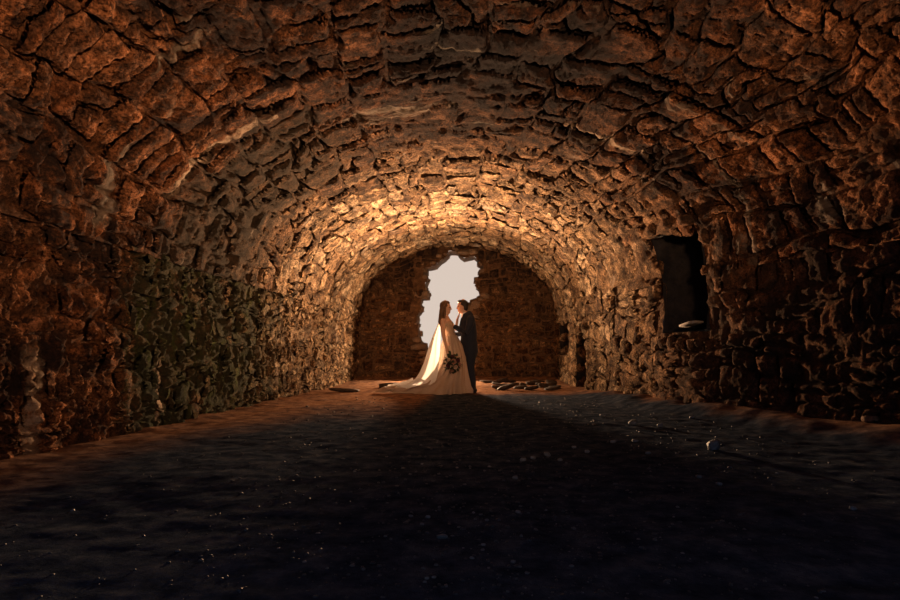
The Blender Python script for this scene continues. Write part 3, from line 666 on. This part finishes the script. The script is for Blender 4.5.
for i in range(9):    # loose waves
    y = -.08 + .02 * i
    hb.append(tube([(-.105 - .012 * math.sin(z_ * 26 + i) - .05 * (1.62 - z_), y * (1 + .25 * math.sin(z_ * 19 + i * 2)), z_, .017) for z_ in np.linspace(1.60, 1.24 + .02 * (i % 3), 9)], n=8))
for s_ in (-1, 1): hb.append(tube([(-.05, .080 * s_, 1.62, .022), (-.045, .088 * s_, 1.54, .020), (-.05, .095 * s_, 1.44, .018), (-.07, .10 * s_, 1.34, .010)], n=8))
link('hair', fuse('hair', hb, .0065, M_HAIRB, False, 2, lambda V: V + 0.004 * noise(V * 45, 6)[:, None]), bride, label='long wavy brown hair')
# dress: bodice and skirt
link('bodice', fuse('bodice', [tube(up(bt[1:5], .009) + [(-.012, 0, 1.285, .148, .108)], BSH)], .008, M_BODICE, False), bride, label='fitted champagne lace bodice')
def skirt():
    # z, left and right extent in picture pixels at this depth, half width across, forward lean
    pr = [(1.07, 443.4, 457.2, .130), (.98, 442.2, 459.8, .152), (.88, 441.0, 462.5, .175), (.74, 440.5, 465.0, .215), (.60, 439.0, 466.5, .265), (.46, 435.5, 467.5, .31), (.32, 429.5, 468.5, .36),
          (.20, 423.0, 469.5, .41), (.13, 414.0, 470.0, .45), (.09, 404.0, 470.5, .48), (.055, 392.5, 471.0, .50), (.03, 384.0, 471.5, .51), (.012, 379.5, 471.5, .52)]
    pr = np.array(pr); zz = np.concatenate([np.linspace(1.07, .2, 30), np.linspace(.185, .012, 22)]); n = 160; a = np.linspace(0, 2 * math.pi, n, endpoint=False); V = []
    for z in zz:
        xl, xr, w = (np.interp(z, pr[::-1, 0], pr[::-1, i]) for i in (1, 2, 3)); xl, xr = px_x(xl) - px_x(448), px_x(xr) - px_x(448)
        c = max((xl + xr) / 2, -.05 + 0.09 * z); ca, sa = np.cos(a), np.sin(a); low = np.clip(1 - z / 1.0, 0, 1)
        fold = 1 + (0.02 + 0.12 * low) * (np.sin(a * 11 + 2.2 * np.sin(a * 2) + z * 1.5) + 0.6 * np.sin(a * 19 + 1.3 - z * 2))
        x = c + np.where(ca > 0, (xr - c) * ca, (c - xl) * ca) * (1 + (fold - 1) * 0.6)
        taper = 1 - 0.62 * np.clip((-(x - c) - 0.35) / 0.75, 0, 1)
        y = w * sa * fold * taper
        hump = 0.05 * np.clip((.2 - z) / .2, 0, 1) * (1 + np.sin(a * 14 + x * 9)) * (z > .02)
        V.append(np.stack([x, y, z + hump], -1))
    k_ = len(zz); V = np.concatenate(V); i, j = np.meshgrid(np.arange(k_ - 1), np.arange(n), indexing='ij'); b = (j + 1) % n
    Q = np.stack([i * n + j, (i + 1) * n + j, (i + 1) * n + b, i * n + b], -1).reshape(-1, 4)
    V[:, 2] += 0.012 * fbm(V * 9, 3, 0.6, 51) * np.clip((.3 - V[:, 2]) / .3, 0, 1); V[:, 2] = np.maximum(V[:, 2], 0.004)
    return raw_mesh('skirt', V, Q, M_DRESS)
link('skirt', skirt(), bride, label='full champagne tulle skirt with a long train trailing to the left')
def veil():
    pr = np.array([(1.30, 438.5, .06, .03), (1.22, 437.0, .10, .06), (1.10, 434.0, .16, .12), (.95, 430.8, .21, .18), (.78, 427.8, .25, .24), (.58, 424.3, .30, .30), (.40, 420.2, .35, .36), (.25, 415.0, .38, .42), (.14, 407.0, .38, .46), (.07, 397.0, .34, .46), (.045, 386.0, .28, .40)])
    zz = np.concatenate([np.linspace(1.30, .26, 46), np.linspace(.24, .045, 14)]); u = np.linspace(-1, 0.4, 70); V = []
    for z in zz:
        xl, w, d = (np.interp(z, pr[::-1, 0], pr[::-1, i]) for i in (1, 2, 3)); xl = px_x(xl) - px_x(448); f_ = np.clip((1.7 - z) / 1.7, 0, 1)
        x = xl + d * np.abs(u) ** 1.7 + 0.026 * f_ * np.sin(u * 17 + 1.5 * np.sin(z * 3)) ; y = w * u * (1 + 0.05 * np.sin(u * 9 + z * 3))
        V.append(np.stack([x, y, z + 0.02 * f_ * np.sin(u * 6) + 0 * u + np.where(z < .2, .045 * (1 + np.sin(u * 13 + x * 8)), 0)], -1))
    me = raw_mesh('veil', np.concatenate(V), grid_faces(len(zz) - 1, len(u) - 1), M_VEIL)
    return me
vo = link('veil', veil(), bride, label='sheer ivory veil lit from behind')

# ---------- bouquet, held in the bride's near hand
bq = empty('bouquet', (px_x(454.0), FIG_Y - .42, bz + .56), label='loose bouquet of dark foliage and dusky blooms held against the skirt', category='bouquet')
M_LEAF = simple('dark_leaf', (0.012, 0.020, 0.012), 0.55, (0.035, 0.05, 0.028), 12); M_STEM = simple('green_stem', (0.03, 0.05, 0.02)); 
M_BLOOM = [simple('dusky_bloom', (0.22, 0.10, 0.075), 0.7, (0.34, 0.18, 0.13)), simple('pale_bloom', (0.40, 0.27, 0.20), 0.7, (0.52, 0.38, 0.30)), simple('wine_bloom', (0.055, 0.015, 0.02), 0.7)]
rs = np.random.default_rng(3)
def leaf_mesh():
    t = np.linspace(0, 1, 6); w = np.sin(np.pi * t ** 0.8) * 0.36; V = []
    for a, b in zip(t, w): V += [(a, -b, .06 * a * (1 - a)), (a, 0, -.10 * a * a), (a, b, .06 * a * (1 - a))]
    return np.array(V), grid_faces(5, 2)
lv, lq = leaf_mesh(); lme = raw_mesh('leaf', lv, lq, M_LEAF)
for i in range(170):
    d = Vector(rs.normal(0, 1, 3)); d.y = -abs(d.y) * .8 if i % 4 else d.y; d.normalize(); o = link('leaf', lme, bq); o.location = d * rs.uniform(.05, .15)
    o.rotation_euler = (d + Vector(rs.normal(0, .8, 3))).to_track_quat('X', 'Z').to_euler(); s_ = rs.uniform(.05, .095); o.scale = (s_, s_, s_)
def bloom_mesh(mat):
    V, F, off = [], [], 0
    for ring_, (n, r, tilt, sz) in enumerate(((3, .12, .25, .42), (5, .28, .55, .58), (6, .45, .95, .66))):
        for k_ in range(n):
            a = 2 * math.pi * (k_ + .5 * ring_) / n; u, v = np.meshgrid(np.linspace(-1, 1, 4), np.linspace(0, 1, 4), indexing='ij')
            w = sz * (0.45 + .55 * np.sin(np.pi * (0.2 + .6 * v))); x = r * .35 + v * math.sin(tilt) * sz; z = v * math.cos(tilt) * sz - .12 * v * v; y = u * w * .6; x = x - .25 * (u * w) ** 2
            P = np.stack([x * math.cos(a) - y * math.sin(a), x * math.sin(a) + y * math.cos(a), z], -1).reshape(-1, 3); V.append(P); F.append(grid_faces(3, 3) + off); off += 16
    return raw_mesh('bloom', np.concatenate(V), np.concatenate(F), mat)
bms = [bloom_mesh(m_) for m_ in M_BLOOM]
for i, (x, z, kind, s_) in enumerate([(.02, .03, 0, .075), (-.06, .06, 1, .05), (.09, .05, 2, .06), (.05, -.06, 1, .06), (-.07, -.04, 2, .06), (.12, -.02, 0, .05), (-.01, -.12, 0, .055), (.0, .12, 2, .055), (.13, -.10, 1, .045)]):
    o = link('flower', bms[kind], bq); d = Vector((x, -.13, z)); o.location = d; o.rotation_euler = Vector((x * 2.5, -.3, z * 2.5)).to_track_quat('Z', 'Y').to_euler(); o.scale = (s_, s_, s_)
me = bpy.data.meshes.new('stems'); V, F, off = [], [], 0
for i in range(7):
    a = i * .9; v, f = tube([(.04 * math.cos(a), .03 * math.sin(a) - .02, -.02, .005), (-.03 + .008 * math.cos(a), .03, .09, .005), (-.065 + .02 * math.cos(a + 2), .07, .22, .005)], n=6); V += v.tolist(); F += [tuple(q + off for q in p) for p in f]; off += len(v)
me.from_pydata(V, [], F); me.materials.append(M_STEM); link('stems', me, bq)
